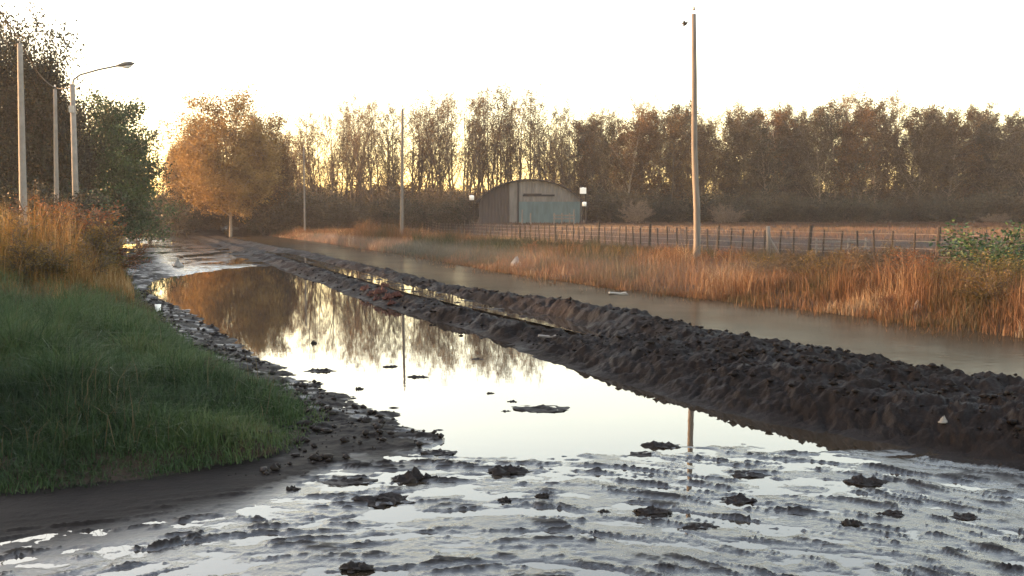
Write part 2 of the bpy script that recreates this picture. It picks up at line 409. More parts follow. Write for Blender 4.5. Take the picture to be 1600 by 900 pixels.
# tall reeds further left, outside the frame, that keep the near road in shade
reedset('reeds', 110000, 1.0, 20.5, lambda y: -13-.4*y, lambda y: -.53*y-2.6-2.5*sm(12, 4, y), lambda x, y: 2.7+0*x, 42, M_reedl, p=.0001, wf=lambda y: .03+0*y,
        label='tall dry reeds along the verge beside the near road', category='reeds')  # added unseen left of the frame to shade the near road
# reeds of the right bank
def right_h(x, y):
    d = (x-Rx(y))
    return (.20+.40*sm(0, 1.8, d)-.26*sm(4, 10, d))*(1+.7*fbm(x*.45, y*.45, 3, 51)) + .75*np.exp(-((y-60)/7)**2)*sm(6, 1, d)
reedset('reeds', 420000, 10, 95, lambda y: Rx(y)-.15, lambda y: Rx(y)+10.5, right_h, 43, M_reed,
        lambda x, y, r: (r.rand(len(x)) < .9*sm(10.8, 5.0, x-Rx(y))*np.clip(.75+.8*pn(x*.6, y*.6, 52), .1, 1)) & (x < .62*y+2),
        huef=lambda x, y: .52+.5*fbm(x*.4, y*.4, 3, 53)-.22*sm(3, 8, x-Rx(y))-.6*np.exp(-((y-44)/8)**2), lean=.38,
        label='orange dry reeds lining the flooded far side of the road', category='reeds')
reedset('water_grass', 16000, 11, 60, lambda y: Rx(y)-2.4, lambda y: Rx(y)+.1, lambda x, y: .05+.26*sm(-2.4, 0, x-Rx(y))+0*y, 48, M_reed,
        lambda x, y, r: (r.rand(len(x)) < sm(-2.6, .2, x-Rx(y))**2*sm(-.15, .4, pn(x*.9, y*.9, 93))) & (x < .62*y+2), huef=lambda x, y: .35+0*x, lean=.4,
        label='sparse grass stems standing in the flooded edge of the right bank', category='grass')
# dead stalks standing in the verge grass
reedset('dead_stalks', 4500, 6.2, 26, lambda y: -.62*y-1, lambda y: Gx(y)-.15, lambda x, y: .42+.25*pn(x, y, 91), 47, M_straw,
        lambda x, y, r: (verge_d(x, y) > .25) & (r.rand(len(x)) < sm(-.1, .5, pn(x*.7, y*.7, 92))), huef=lambda x, y: .5+0*x, lean=.3, wf=lambda y: .003+.0004*y,
        label='thin dead straw stalks scattered through the green verge grass', category='stalks')
# field grass
reedset('field_grass', 150000, 14, 95, lambda y: Rx(y)+3.0, lambda y: .62*y+3+0*y, lambda x, y: .22+.12*pn(x*.3, y*.3, 54)+0*x, 44, M_field,
        huef=lambda x, y: .5+.45*fbm(x*.12, y*.2, 3, 55), wf=lambda y: .004+.0006*y,
        label='low brown grass of the field behind the fence', category='grass')

# ------------------------------------------------------------------ trees
def skeleton(rg, H, spec):
    """returns branches (points, radii) and leaf anchors"""
    br = []; anch = []
    def grow(p, d, L, r, lv):
        n = 5 if lv == 0 else (4 if lv == 1 else 3)
        pts = [p.copy()]; q = p.copy(); dd = d.copy()
        for i in range(n):
            dd = (dd + Vector((rg.gauss(0, 1), rg.gauss(0, 1), 0))*spec['wob'][lv] + Vector((0, 0, 1))*spec['up'][lv]).normalized()
            q = q + dd*(L/n); pts.append(q.copy())
        rad = [max(r*(1-.82*i/n), .008) for i in range(n+1)]
        br.append((pts, rad, lv))
        if lv >= spec['leaf_from']:
            for i in range(1, n+1): anch.append((pts[i], lv))
            for i in range(n): anch.append(((pts[i]+pts[i+1])/2, lv))
        if lv+1 < len(spec['n']):
            k = spec['n'][lv+1]
            for j in range(k):
                t0 = spec['t0'][lv+1]
                t = t0 + (1-t0)*((j+rg.random())/k)
                t = min(t, .98); f = t*n; i = int(f); a = pts[i].lerp(pts[i+1], f-i)
                ax = (pts[i+1]-pts[i]).normalized()
                pr = Vector((rg.gauss(0, 1), rg.gauss(0, 1), rg.gauss(0, .3))); pr = (pr-ax*pr.dot(ax)).normalized()
                an = R(spec['ang'][lv+1]*rg.uniform(.7, 1.25))
                nd = ax*math.cos(an)+pr*math.sin(an)
                shp = spec['shape'](t) if lv == 0 else (1-.5*t)
                grow(a, nd, L*spec['len'][lv+1]*shp*rg.uniform(.75, 1.2), rad[i]*spec['rr']*.9, lv+1)
    for s in range(spec.get('stems', 1)):
        lean = spec.get('lean', .04)
        grow(Vector((rg.gauss(0, .12)*s, rg.gauss(0, .12)*s, 0)), Vector((rg.gauss(0, lean), rg.gauss(0, lean), 1)).normalized(),
             H*(1 if s == 0 else rg.uniform(.75, .95)), spec['r']*H, 0)
    return br, anch
def leaves_np(cen, size, seed, v=None):
    rs = np.random.RandomState(seed); n = len(cen)
    u = rs.normal(size=(n, 3)); u /= np.linalg.norm(u, axis=1)[:, None]
    t = rs.normal(size=(n, 3)); t -= (t*u).sum(1)[:, None]*u; t /= np.linalg.norm(t, axis=1)[:, None]
    s = size*(.6+.8*rs.rand(n))[:, None]
    P = np.stack([cen-u*s*.5, cen+t*s*.32, cen+u*s*.5, cen-t*s*.32], 1).reshape(-1, 3)
    i = np.arange(n)*4
    return P, np.stack([i, i+1, i+2, i+3], 1), np.repeat(rs.rand(n) if v is None else v, 4)
def tree_meshes(nm, seed, H, spec, nleaf, lsize, sprd, bare=0.0, lo=0.0, ell=None):
    rg = random.Random(seed); br, an = skeleton(rg, H, spec)
    b = MB()
    for pts, rad, lv in br: b.tube(pts, rad, (7, 4, 3, 3)[lv], cap=False)
    tm = b.mesh(nm+' wood', True)
    rs = np.random.RandomState(seed); A = np.array([tuple(p) for p, l in an])
    A = A[A[:, 2] > lo*H]
    pick = rs.randint(0, len(A), nleaf)
    dens = rs.rand(len(A)) > bare; pick = pick[dens[pick]]
    cen = A[pick] + rs.normal(0, 1, (len(pick), 3))*sprd
    if ell:
        zc, rx, rz, nc_ = ell
        P_ = rs.uniform(-1, 1, (nc_*8, 3)); rr = np.linalg.norm(P_, axis=1)
        az_ = np.arctan2(P_[:, 1], P_[:, 0]); el_ = np.arcsin(P_[:, 2]/np.maximum(rr, .01))
        lim = 1+.30*pn(az_*1.6+seed, el_*2.2, 3)+.12*pn(az_*5, el_*5, 4)
        P_ = P_[(rr < lim*.97) & (rr > .35)][:nc_]
        C_ = P_*np.array([rx, rx, rz])+np.array([0, 0, zc])
        k_ = rs.randint(0, len(C_), int(nleaf*.75)); szs = rs.uniform(.6, 1.35, len(C_))[k_][:, None]
        cen = np.concatenate([cen[:int(nleaf*.25)], C_[k_]+rs.normal(0, 1, (len(k_), 3))*sprd*szs])
    cen = cen[cen[:, 2] > .05]
    cv = np.clip(.5+.35*fbm(cen[:, 0]*.7+seed, cen[:, 2]*.7, 2, 3)+rs.normal(0, .14, len(cen)), 0, 1)
    P, q, v = leaves_np(cen, lsize, seed+1, cv)
    return tm, mesh_np(nm+' leaves', P, q, attrs={'v': v})
poplar = dict(n=[1, 26, 6, 3], t0=[0, .28, .2, .2], ang=[0, 34, 38, 40], len=[1, .30, .42, .5], wob=[.035, .12, .2, .25], up=[.02, .16, .12, .1],
              r=.0105, rr=.55, leaf_from=2, shape=lambda t: 1.15-.55*t)
fork = dict(poplar, stems=2, lean=.10, n=[1, 18, 6, 3], wob=[.07, .14, .2, .25], r=.0095)
broad = dict(n=[1, 30, 9, 4], t0=[0, .14, .15, .1], ang=[0, 58, 50, 48], len=[.86, .50, .45, .45], wob=[.05, .12, .2, .25], up=[.02, .10, .06, .04],
             r=.016, rr=.55, leaf_from=2, shape=lambda t: .62+1.9*t*(1.0-t))
bushy = dict(n=[1, 10, 7, 4], t0=[0, .02, .1, .1], ang=[0, 45, 45, 45], len=[1, .7, .5, .5], wob=[.12, .15, .2, .2], up=[.02, .08, .05, .03],
             r=.012, rr=.6, leaf_from=1, stems=6, lean=.35, shape=lambda t: .9)

def leafm(nm, a, b_, c, tr=.35): return blades_mat(nm, [(.1, a), (.5, b_), (.9, c)], tr)
ML_brown = leafm('brown autumn leaves', (.046, .028, .014), (.115, .068, .029), (.20, .125, .056), .3)
ML_olive = leafm('olive autumn leaves', (.028, .023, .012), (.066, .047, .023), (.125, .088, .045), .25)
ML_orange = leafm('orange autumn leaves', (.09, .052, .018), (.20, .118, .036), (.30, .18, .06), .35)
ML_rust = leafm('rust brown leaves', (.04, .022, .009), (.11, .055, .02), (.19, .10, .04), .3)
ML_dgreen = leafm('grey green leaves', (.018, .020, .012), (.040, .038, .022), (.085, .07, .04), .2)
ML_green = leafm('dark green leaves', (.009, .026, .010), (.018, .050, .018), (.045, .095, .026), .12)
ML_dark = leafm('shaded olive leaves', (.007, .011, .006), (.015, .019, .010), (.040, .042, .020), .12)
ML_pale = leafm('pale straw twigs', (.08, .055, .035), (.13, .09, .06), (.2, .14, .09), .3)
MB_dark = simple('dark bark', (.07, .05, .035), .9, .35, 8, bumpd=.01)
MB_pale = simple('pale bark', (.20, .15, .11), .85, .3, 8, bumpd=.01)

lib = {}
for i in range(5):
    lib['pop%d' % i] = tree_meshes('poplar', 100+i, 14, poplar if i % 2 else fork, 5200, .135, .19, .45, .25)
for i in range(4):
    lib['den%d' % i] = tree_meshes('dense tree', 200+i, 13, dict(poplar, n=[1, 26, 7, 3], t0=[0, .15, .2, .2], ang=[0, 42, 42, 40], len=[1, .34, .45, .5]), 17000, .17, .22, .35, .08)
lib['orange'] = tree_meshes('orange tree', 305, 12.0, dict(broad, r=.012, len=[.8, .42, .45, .45]), 52000, .18, .36, .02, .06, (6.9, 4.6, 4.9, 420))
lib['green'] = tree_meshes('green tree', 302, 8.4, dict(broad, t0=[0, .05, .1, .1], len=[.8, .34, .45, .45]), 60000, .16, .34, 0, .0, (4.3, 2.9, 4.2, 420))
lib['bigl'] = tree_meshes('big left tree', 303, 10, dict(broad, t0=[0, .12, .1, .1], len=[.75, .36, .45, .45]), 56000, .17, .38, .05, .03, (5.3, 3.2, 4.9, 300))
lib['wisp'] = tree_meshes('wispy tree', 304, 9, dict(poplar, t0=[0, .1, .2, .2], ang=[0, 55, 45, 40]), 3600, .16, .2, .4, .1)
for i in range(4):
    lib['shr%d' % i] = tree_meshes('shrub', 400+i, 3.4, dict(bushy, n=[1, 8, 5, 3]), 5200, .16, .26, .1, 0)
lib['weed0'] = tree_meshes('weed', 420, 1.3, dict(bushy, n=[1, 9, 5, 3], lean=.25), 6000, .05, .05, .2, .1)
lib['weed1'] = tree_meshes('weed', 421, 1.3, dict(bushy, n=[1, 9, 5, 3], lean=.4), 6000, .045, .06, .2, .1)
lib['pale'] = tree_meshes('pale bush', 410, 2.6, dict(bushy, lean=.5), 7000, .09, .10, 0, 0)
MATCOPY = {}
def tree(key, x, y, H, name, cat, leaf, bark, label, group=None, rz=None, wide=1.0, z=None, rnd=random.Random(9)):
    tm, lm = lib[key]
    def mc(me, m):
        k_ = (me.name, m.name)
        if k_ not in MATCOPY:
            c = me if len(me.materials) == 0 else me.copy()
            if len(c.materials): c.materials.clear()
            c.materials.append(m); MATCOPY[k_] = c
        return MATCOPY[k_]
    if key not in HT:
        zz = np.zeros(len(lm.vertices)*3, np.float32); lm.vertices.foreach_get('co', zz); HT[key] = float(np.percentile(zz[2::3], 99.3))
    H0 = HT[key]
    z = float(height(x, y)); s = (H-z)/H0
    e = empty(name, (x, y, z-.05), rnd.random()*6.28 if rz is None else rz, label=label, category=cat)
    e.scale = (s*wide, s*wide, s)
    if group: e['group'] = group
    stem = 'stems' if cat in ('shrub', 'bush') else 'trunk'
    link(stem, mc(tm, bark), None, e); link('crown', mc(lm, leaf), None, e)
    return e
HT = {}
sky_pts = np.array([(440,205),(470,190),(500,178),(525,165),(560,160),(600,168),(640,152),(700,152),(740,137),(790,137),(840,150),(868,178),(900,188),(950,172),(1000,163),(1040,157),(1070,160),(1110,175),(1160,165),(1200,172),(1270,178),(1300,150),(1340,142),(1390,148),(1425,160),(1455,182),(1500,172),(1540,178),(1600,186),(1700,190)])
def skyline(px): return float(np.interp(px, sky_pts[:, 0], sky_pts[:, 1]))-7
def top_h(px, py, D): return atd(px, py, D)[2]
rg = random.Random(77)
ORD = 'first second third fourth fifth sixth seventh eighth ninth tenth eleventh twelfth thirteenth fourteenth fifteenth sixteenth seventeenth eighteenth nineteenth twentieth'.split()
TENS = {2: 'twenty', 3: 'thirty', 4: 'forty'}
def nth(i):
    if i < 20: return ORD[i]
    a, b_ = divmod(i+1, 10)
    return {30: 'thirtieth', 40: 'fortieth', 50: 'fiftieth'}.get(i+1, TENS.get(a, 'x')+'-'+ORD[b_-1])
cnt = {}
def nxt(k_):
    cnt[k_] = cnt.get(k_, -1)+1; return nth(cnt[k_])
# see-through row on the left half, behind the shed
px = 405
while px < 960:
    D = rg.uniform(104, 116); x = atd(px, 340, D)[0]
    hh = top_h(px, skyline(px)+rg.uniform(-9, 22), D)
    where = 'left of the arched shed' if px < 740 else 'behind the arched shed'
    tree('pop%d' % rg.randrange(5), x, D, hh, 'poplar_tree', 'tree', rg.choice([ML_brown, ML_olive, ML_brown]), MB_dark,
         'thin half bare poplar '+where+', '+nxt(where)+' of its row from the left', 'half bare poplars '+where, wide=rg.uniform(.85, 1.15), z=.15)
    px += rg.uniform(6.8, 10.5)
# dense brown wood on the right half: front and rear rows
px = 905
while px < 1680:
    D = rg.uniform(100, 110); x = atd(px, 340, D)[0]
    hh = top_h(px, skyline(px)+rg.uniform(8, 34), D)
    tree('den%d' % rg.randrange(4), x, D, hh, 'autumn_tree', 'tree', rg.choice([ML_brown, ML_rust, ML_olive, ML_olive, ML_dgreen]), rg.choice([MB_dark, MB_pale, MB_pale]),
         'dense brown tree at the field edge, '+nxt('front')+' from the left in the front row', 'dense trees along the field', wide=rg.uniform(1.15, 1.5), z=.15)
    px += rg.uniform(18, 26)
px = 930
while px < 1680:
    D = rg.uniform(113, 124); x = atd(px, 340, D)[0]
    hh = top_h(px, skyline(px)+rg.uniform(-4, 8), D)
    bare = 1270 < px < 1450 or px < 1180
    tree(('pop%d' % rg.randrange(5)) if bare else 'den%d' % rg.randrange(4), x, D, hh, 'poplar_tree', 'tree', ML_brown if bare else ML_olive, MB_dark,
         'tree in the rear row of the dense wood, '+nxt('back')+' from the left', 'taller trees at the back of the wood', z=.15)
    px += rg.uniform(15, 22)
# brush under the trees
px = 235
while px < 1680:
    D = rg.uniform(95, 103); x = atd(px, 340, D)[0]
    if not (735 < px < 915):
        wh = 'left of the arched shed' if px < 740 else 'right of the arched shed'
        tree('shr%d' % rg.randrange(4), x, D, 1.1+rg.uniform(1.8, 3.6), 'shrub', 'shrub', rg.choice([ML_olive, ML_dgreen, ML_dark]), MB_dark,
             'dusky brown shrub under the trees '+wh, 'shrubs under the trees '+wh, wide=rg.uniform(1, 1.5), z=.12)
    px += rg.uniform(11, 17)
px = 236
while px < 1690:
    D = rg.uniform(117, 125); x = atd(px, 340, D)[0]
    tree('shr%d' % rg.randrange(4), x, D, 1.1+rg.uniform(3.6, 5.4)*(.7 if px < 300 else 1), 'shrub', 'shrub', rg.choice([ML_brown, ML_olive] if px < 900 else [ML_olive, ML_dgreen]), MB_dark,
         'tall brown brush standing behind the '+('orange trees at the bend' if px < 440 else 'half bare poplars' if px < 940 else 'trunks of the dense wood'), 'brush behind the '+('orange trees' if px < 440 else 'half bare poplars' if px < 940 else 'dense wood'), wide=1.1, z=.12)
    px += rg.uniform(13, 18)
# single trees
def T(key, px, pyt, D, *a, **k):
    x, _, z = atd(px, pyt, D); return tree(key, x, D, z, *a, **k)
T('orange', 356, 150, 92, 'broad_tree', 'tree', ML_orange, MB_pale, 'broad round orange lit tree where the road bends away', wide=1.12, z=.1)
T('orange', 300, 185, 99, 'autumn_tree', 'tree', ML_orange, MB_dark, 'lower orange tree on the left flank of the broad orange one', wide=.8, rz=2.2, z=.1)
T('orange', 412, 178, 97, 'autumn_tree', 'tree', ML_rust, MB_dark, 'brown tree on the right flank of the broad orange one', wide=.8, rz=4, z=.1)
T('green', 168, 158, 62, 'leafy_tree', 'tree', ML_green, MB_dark, 'dense dark green tree beyond the street lamp', wide=1.0, z=.2)
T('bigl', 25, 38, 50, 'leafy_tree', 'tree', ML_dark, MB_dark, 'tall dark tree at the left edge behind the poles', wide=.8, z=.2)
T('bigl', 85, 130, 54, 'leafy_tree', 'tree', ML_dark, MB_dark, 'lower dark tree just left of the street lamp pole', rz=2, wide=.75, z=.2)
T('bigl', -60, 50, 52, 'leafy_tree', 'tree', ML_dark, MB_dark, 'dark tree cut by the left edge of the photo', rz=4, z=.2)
T('wisp', 228, 190, 80, 'thin_tree', 'tree', ML_dark, MB_dark, 'thin see-through tree at the right side of the dark green tree', z=.15)
T('wisp', 250, 235, 120, 'thin_tree', 'tree', ML_brown, MB_dark, 'small wispy tree against the glow in the gap of the road', z=.15)
T('wisp', 275, 215, 125, 'thin_tree', 'tree', ML_orange, MB_dark, 'small orange wispy tree left behind the broad orange tree', z=.15)
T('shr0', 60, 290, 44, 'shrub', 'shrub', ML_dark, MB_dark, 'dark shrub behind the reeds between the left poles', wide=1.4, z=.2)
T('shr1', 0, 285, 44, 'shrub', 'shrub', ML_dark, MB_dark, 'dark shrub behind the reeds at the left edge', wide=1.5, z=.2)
T('shr2', 130, 290, 50, 'shrub', 'shrub', ML_green, MB_dark, 'green shrub at the foot of the dense dark green tree', wide=1.5, z=.2)
T('shr3', 215, 300, 66, 'shrub', 'shrub', ML_green, MB_dark, 'green shrub at the right foot of the dense dark green tree', wide=1.2, z=.2)
T('pale', 995, 312, 88, 'bush', 'bush', ML_pale, MB_pale, 'pale round straw coloured bush right of the shed', wide=1.0, z=.15)
T('pale', 1135, 318, 92, 'bush', 'bush', ML_pale, MB_pale, 'pale low bush in front of the wood right of the tall pole', wide=1.2, z=.15)
T('pale', 1555, 333, 92, 'bush', 'bush', ML_pale, MB_pale, 'pale low scrub at the right end of the wood', wide=2.0, z=.15)
T('shr1', 1525, 350, 22, 'bush', 'bush', ML_green, MB_dark, 'dark green bush among the orange reeds at the right', wide=1.7, z=.1)
T('shr2', 1395, 372, 27, 'bush', 'bush', ML_olive, MB_dark, 'olive bush among the orange reeds left of the green one', wide=.9, z=.1)
T('shr3', 1590, 392, 19, 'bush', 'bush', leafm('yellow leaves', (.05, .05, .014), (.09, .08, .022), (.16, .12, .04)), MB_dark, 'yellow lit bush at the right edge of the reeds', wide=1.6, z=.1)

ML_gold = leafm('ochre weed leaves', (.05, .045, .012), (.13, .085, .02), (.24, .14, .04), .35)
ML_redw = leafm('rust weed leaves', (.06, .025, .012), (.15, .055, .022), (.24, .11, .045), .35)
for i, (px, py, D, ml_, lab) in enumerate([
    (22, 342, 23, ML_gold, 'ochre weed bush at the left edge of the left verge'), (62, 328, 26, ML_gold, 'ochre weed bush at the foot of the nearest left pole'),
    (98, 316, 27, ML_redw, 'rust topped weed bush at the foot of the slim pole'), (128, 316, 28, ML_redw, 'highest rust weed bush at the foot of the street lamp'),
    (148, 340, 25, ML_gold, 'ochre weed bush facing the road on the left verge'), (166, 358, 29, ML_redw, 'low rust weed bush at the road side end of the left reeds'),
    (45, 368, 19, ML_gold, 'low ochre weed bush in front of the left reeds'), (110, 372, 21, ML_gold, 'ochre weed bush where the left reeds meet the grass'),
    (830, 376, 38, ML_redw, 'rust weed bush at the far left of the right bank reeds'), (900, 379, 35, ML_redw, 'rust weed bush in the right bank reeds below the shed lights'),
    (970, 384, 31, ML_gold, 'ochre weed bush left of the tallest pole'), (1035, 384, 29, ML_redw, 'rust weed bush just left of the tallest pole foot'),
    (1130, 386, 27, ML_redw, 'rust weed bush just right of the tallest pole foot'), (1180, 394, 25, ML_gold, 'ochre weed bush below the strainer post'),
    (1245, 386, 24, ML_olive, 'olive weed bush right of the strainer post'), (1300, 388, 23, ML_gold, 'ochre weed bush below the low timber rails'),
    (1350, 384, 21.5, ML_olive, 'olive weed bush left of the olive bush'), (1440, 388, 20, ML_redw, 'rust weed bush between the olive and green bushes'),
    (1480, 408, 18.5, ML_gold, 'ochre weed bush before the dark green bush'), (1560, 418, 17, ML_gold, 'ochre weed bush at the water edge near the right frame edge'),
    (1100, 430, 24, ML_redw, 'low rust weed bush at the water edge right of the tallest pole'), (1270, 448, 20, ML_gold, 'low ochre weed bush at the water edge below the timber rails'),
    (1390, 455, 18, ML_redw, 'low rust weed bush at the water edge below the olive bush'), (205, 520, 11, ML_dgreen, 'dark green weed in the middle of the verge grass'),
    (70, 490, 12, ML_olive, 'olive weed in the grass near the left edge of the photo'), (300, 570, 9.5, ML_dgreen, 'small dark weed in the grass close to the muddy shore'),
    (120, 600, 8, ML_dgreen, 'dark green weed low in the near grass')]):
    x, _, zt = atd(px, py, D); gz = float(height(x, D)); T_ = tree('weed%d' % (i % 2), x, D, max(gz+.28, zt), 'weed_bush', 'weed bush', ml_, MB_dark, lab, 'weed bushes among the reeds', wide=1.35)

# ------------------------------------------------------------------ poles
M_wood = simple('weathered pole wood', (.125, .108, .096), .8, .3, 3, bumpd=.004, st=(6, 6, .5))
M_conc = simple('grey concrete pole', (.17, .155, .14), .8, .2, 4, bumpd=.002)
M_metal = simple('grey metal', (.25, .25, .25), .45, .1, 6, metal=.6)
M_arm = simple('dark galvanised steel', (.06, .06, .06), .6, .2, 6)
M_black = simple('black cable', (.02, .02, .02), .6, .2, 6)
M_ceram = simple('porcelain', (.5, .45, .4), .3, .1, 6)
def pole(px, top, D, r, name, label, m, bend=(), ins=True, base=None, px_top=None):
    x = atd(px, 340, D)[0]; zt = atd(px, top, D)[2]; z0 = float(height(x, D)) if base is None else base
    e = empty(name, (x, D, z0), label=label, category='pole', group='poles along the road')
    n = 9; tx = (atd(px_top, top, D)[0]-x) if px_top else 0
    pts = [(tx*i/(n-1) + (bend[i] if bend else 0), 0, (zt-z0)*i/(n-1)-(.3 if i == 0 else 0)) for i in range(n)]
    b = MB(); b.tube(pts, [r*(1-.38*i/(n-1)) for i in range(n)], 12); b.build('shaft', m, e, True)
    if ins:
        b = MB(); b.tube([(tx, 0, zt-z0-.02), (tx, 0, zt-z0+.16)], .012, 6); b.build('pin', M_metal, e)
        b = MB(); b.tube([(tx, 0, zt-z0+.10), (tx, 0, zt-z0+.13), (tx, 0, zt-z0+.19), (tx, 0, zt-z0+.22)], [.03, .045, .04, .015], 8); b.build('insulator', M_ceram, e, True)
    return e, (x+tx, D, zt)
e1, p1 = pole(1089, 22, 28.5, .102, 'utility_pole', 'tallest pole, weathered wood, standing in the reeds on the right', M_wood,
              bend=(0, .03, .035, .0, -.02, -.01, .0, 0, 0), px_top=1084)
e2, p2 = pole(627, 170, 56, .10, 'utility_pole', 'lone pale wooden pole standing behind the orange reed clump in the middle', M_wood, px_top=629)
e3, p3 = pole(476, 232, 88, .09, 'utility_pole', 'short far pole between the middle pole and the broad orange tree', M_wood)
e6, p6 = pole(406, 262, 118, .09, 'utility_pole', 'farthest small pole in front of the broad orange tree', M_wood)
e4, p4 = pole(36, 68, 36, .14, 'utility_pole', 'nearest left pole, grey concrete, rising from the reeds', M_conc, base=.3, px_top=31)
e5, p5 = pole(88, 140, 47, .12, 'utility_pole', 'slim grey pole between the nearest left pole and the street lamp', M_conc, base=.3, px_top=86)
# street lamp
lx, ly, lz = atd(113, 132, 46)
e = empty('street_lamp', (lx, ly, .3), label='street lamp with a long thin arm on a grey pole at the left', category='street lamp')
H = lz-.3
b = MB(); b.tube([(0, 0, -.3), (0, 0, H*.5), (0, 0, H)], [.15, .13, .11], 12); b.build('pole', M_conc, e, True)
ax, _, az = atd(183, 103, 46); ax -= lx; az -= .3
b = MB(); b.tube([(0, 0, H-.25), (.05, 0, H+.2), (.35, 0, H+.42), (ax*.6, 0, H+.42+(az-H-.42)*.6), (ax, 0, az)], .042, 8); b.build('arm', M_arm, e, True)
b = MB(); b.tube([(.1, 0, H-.1), (.75, 0, H+.42)], .022, 6); b.build('brace', M_arm, e, True)
b = MB()
pts = [(ax-.05, 0, az), (ax+.1, 0, az+.02), (ax+.3, 0, az+.06), (ax+.6, 0, az+.10), (ax+.78, 0, az+.11)]
b.tube(pts, [.04, .07, .11, .10, .03], 10); hd = b.build('lamp_head', M_arm, e, True)
b = MB(); b.tube([(ax+.25, 0, az-.05), (ax+.45, 0, az-.045), (ax+.65, 0, az+.01)], [.05, .085, .04], 10); b.build('lens', simple('lamp lens', (.5, .5, .48), .25, .1, 5), hd, True)
b = MB(); b.box((0, -.16, H-1.1), (.2, .12, .3)); b.build('junction_box', M_metal, e)
# cables
def cable(a, c, sag, label, name='power_line'):
    a, c = Vector(a), Vector(c); n = 18
    pts = [a.lerp(c, i/n)-Vector((0, 0, sag*4*(i/n)*(1-i/n))) for i in range(n+1)]
    b = MB(); b.tube(pts, .022, 5); return b.build(name, M_black, smooth=True, label=label, category='cable')
q = atd(-60, -90, 26)
cable((p4[0], p4[1], p4[2]+.15), q, .15, 'cable running from the nearest left pole out at the top left corner')
cable((p4[0], p4[1], p4[2]+.1), (p5[0], p5[1], p5[2]+.1), .3, 'sagging cable between the two left poles')
cable((p5[0], p5[1], p5[2]+.1), (lx, ly, lz-.05), .1, 'short cable from the slim pole to the street lamp pole')

# bird beside the tallest pole
bx, by, bz = atd(1071, 38, 28)
b = MB()
b.tube([(-.10, 0, -.03), (-.05, 0, -.01), (0, 0, 0), (.05, 0, .025), (.075, 0, .04), (.10, 0, .04)], [.006, .02, .034, .026, .018, .003], 8)
bird = b.build('bird', simple('dark feathers', (.05, .04, .035), .8, .3, 30), smooth=True, label='small dark bird flying just left of the top of the tallest pole', category='bird')
bird.location = (bx, by, bz); bird.rotation_euler = (0, R(-25), 0)
for s in (-1, 1):
    w_ = MB()
    w_.add([(.03, s*.02, .012), (-.05, s*.02, .012), (-.06, s*.10, .07), (-.04, s*.17, .10), (.0, s*.11, .075),
            (.03, s*.02, .004), (-.05, s*.02, .004), (-.06, s*.10, .064), (-.04, s*.17, .096), (.0, s*.11, .068)],
           [(0, 1, 2, 3, 4), (9, 8, 7, 6, 5), (0, 5, 6, 1), (1, 6, 7, 2), (2, 7, 8, 3), (3, 8, 9, 4), (4, 9, 5, 0)])
    w_.build('wing', bird.data.materials[0], bird)
w_ = MB(); w_.box((-.125, 0, -.035), (.07, .035, .006)); w_.build('tail', bird.data.materials[0], bird)

# ------------------------------------------------------------------ wire fence along the field
fence = empty('wire_fence', (0, 0, 0), label='long wire fence of thin dark posts between the reeds and the field', category='fence')
M_post = simple('dark post wood', (.022, .016, .013), .9, .35, 12, bumpd=.004)
M_wire = simple('galvanised wire', (.2, .18, .16), .6, .1, 20, metal=.3)
rg = random.Random(3)
yv = 27.0; k = 0
while yv < 116:
    x = fx(yv); z0 = float(height(x, yv)); big = k % 7 == 0
    hgt = (1.22 if big else 1.05)+rg.uniform(-.05, .05); r = .075 if big else .040
    b = MB(); t1, t2 = rg.gauss(0, .02), rg.gauss(0, .02)
    b.tube([(x, yv, z0-.2), (x+t1, yv+t2, z0+hgt*.5), (x+2*t1, yv+2*t2, z0+hgt)], [r, r*.95, r*.85], 7)
    b.build('post', M_post, fence)
    yv += .93+rg.uniform(-.12, .12); k += 1
for hz in (.25, .5, .75, .98):
    b = MB(); b.tube([(fx(t), t, float(height(fx(t), t))+hz) for t in np.arange(27, 118, 2.5)], .0045, 4); b.build('wire', M_wire, fence)
# the pale strainer post with its brace
sx, sy, _ = atd(1198, 367, 41.5)
e = empty('strainer_post', (sx-.15, sy-1.0, .12), label='thick sunlit strainer post with a slanting brace in front of the wire fence', category='post')
b = MB(); b.tube([(0, 0, -.2), (-.02, 0, .6), (-.05, 0, 1.25)], [.09, .085, .08], 10); b.build('post', M_wood, e, True)
b = MB(); b.tube([(.5, -.1, -.05), (.02, -.02, .75)], .04, 8); b.build('brace', M_wood, e, True)
rf = empty('rail_fence', (0, 0, 0), label='low sunlit timber rails in the field right of the strainer post', category='fence')
rp = [atd(p_, 384, 40)[:2] for p_ in (1275, 1325, 1352)]
for x, y in rp:
    b = MB(); zb = float(height(x, y)); b.tube([(x, y, zb-.2), (x+.02, y, zb+.75)], .04, 7); b.build('post', M_wood, rf, True)
for hz in (.45, .72):
    b = MB(); b.box(((rp[0][0]+rp[-1][0])/2, rp[0][1]-.06, float(height(rp[1][0], rp[1][1]))-.1+hz), (rp[-1][0]-rp[0][0]+.3, .035, .07)); b.build('rail', M_wood, rf)

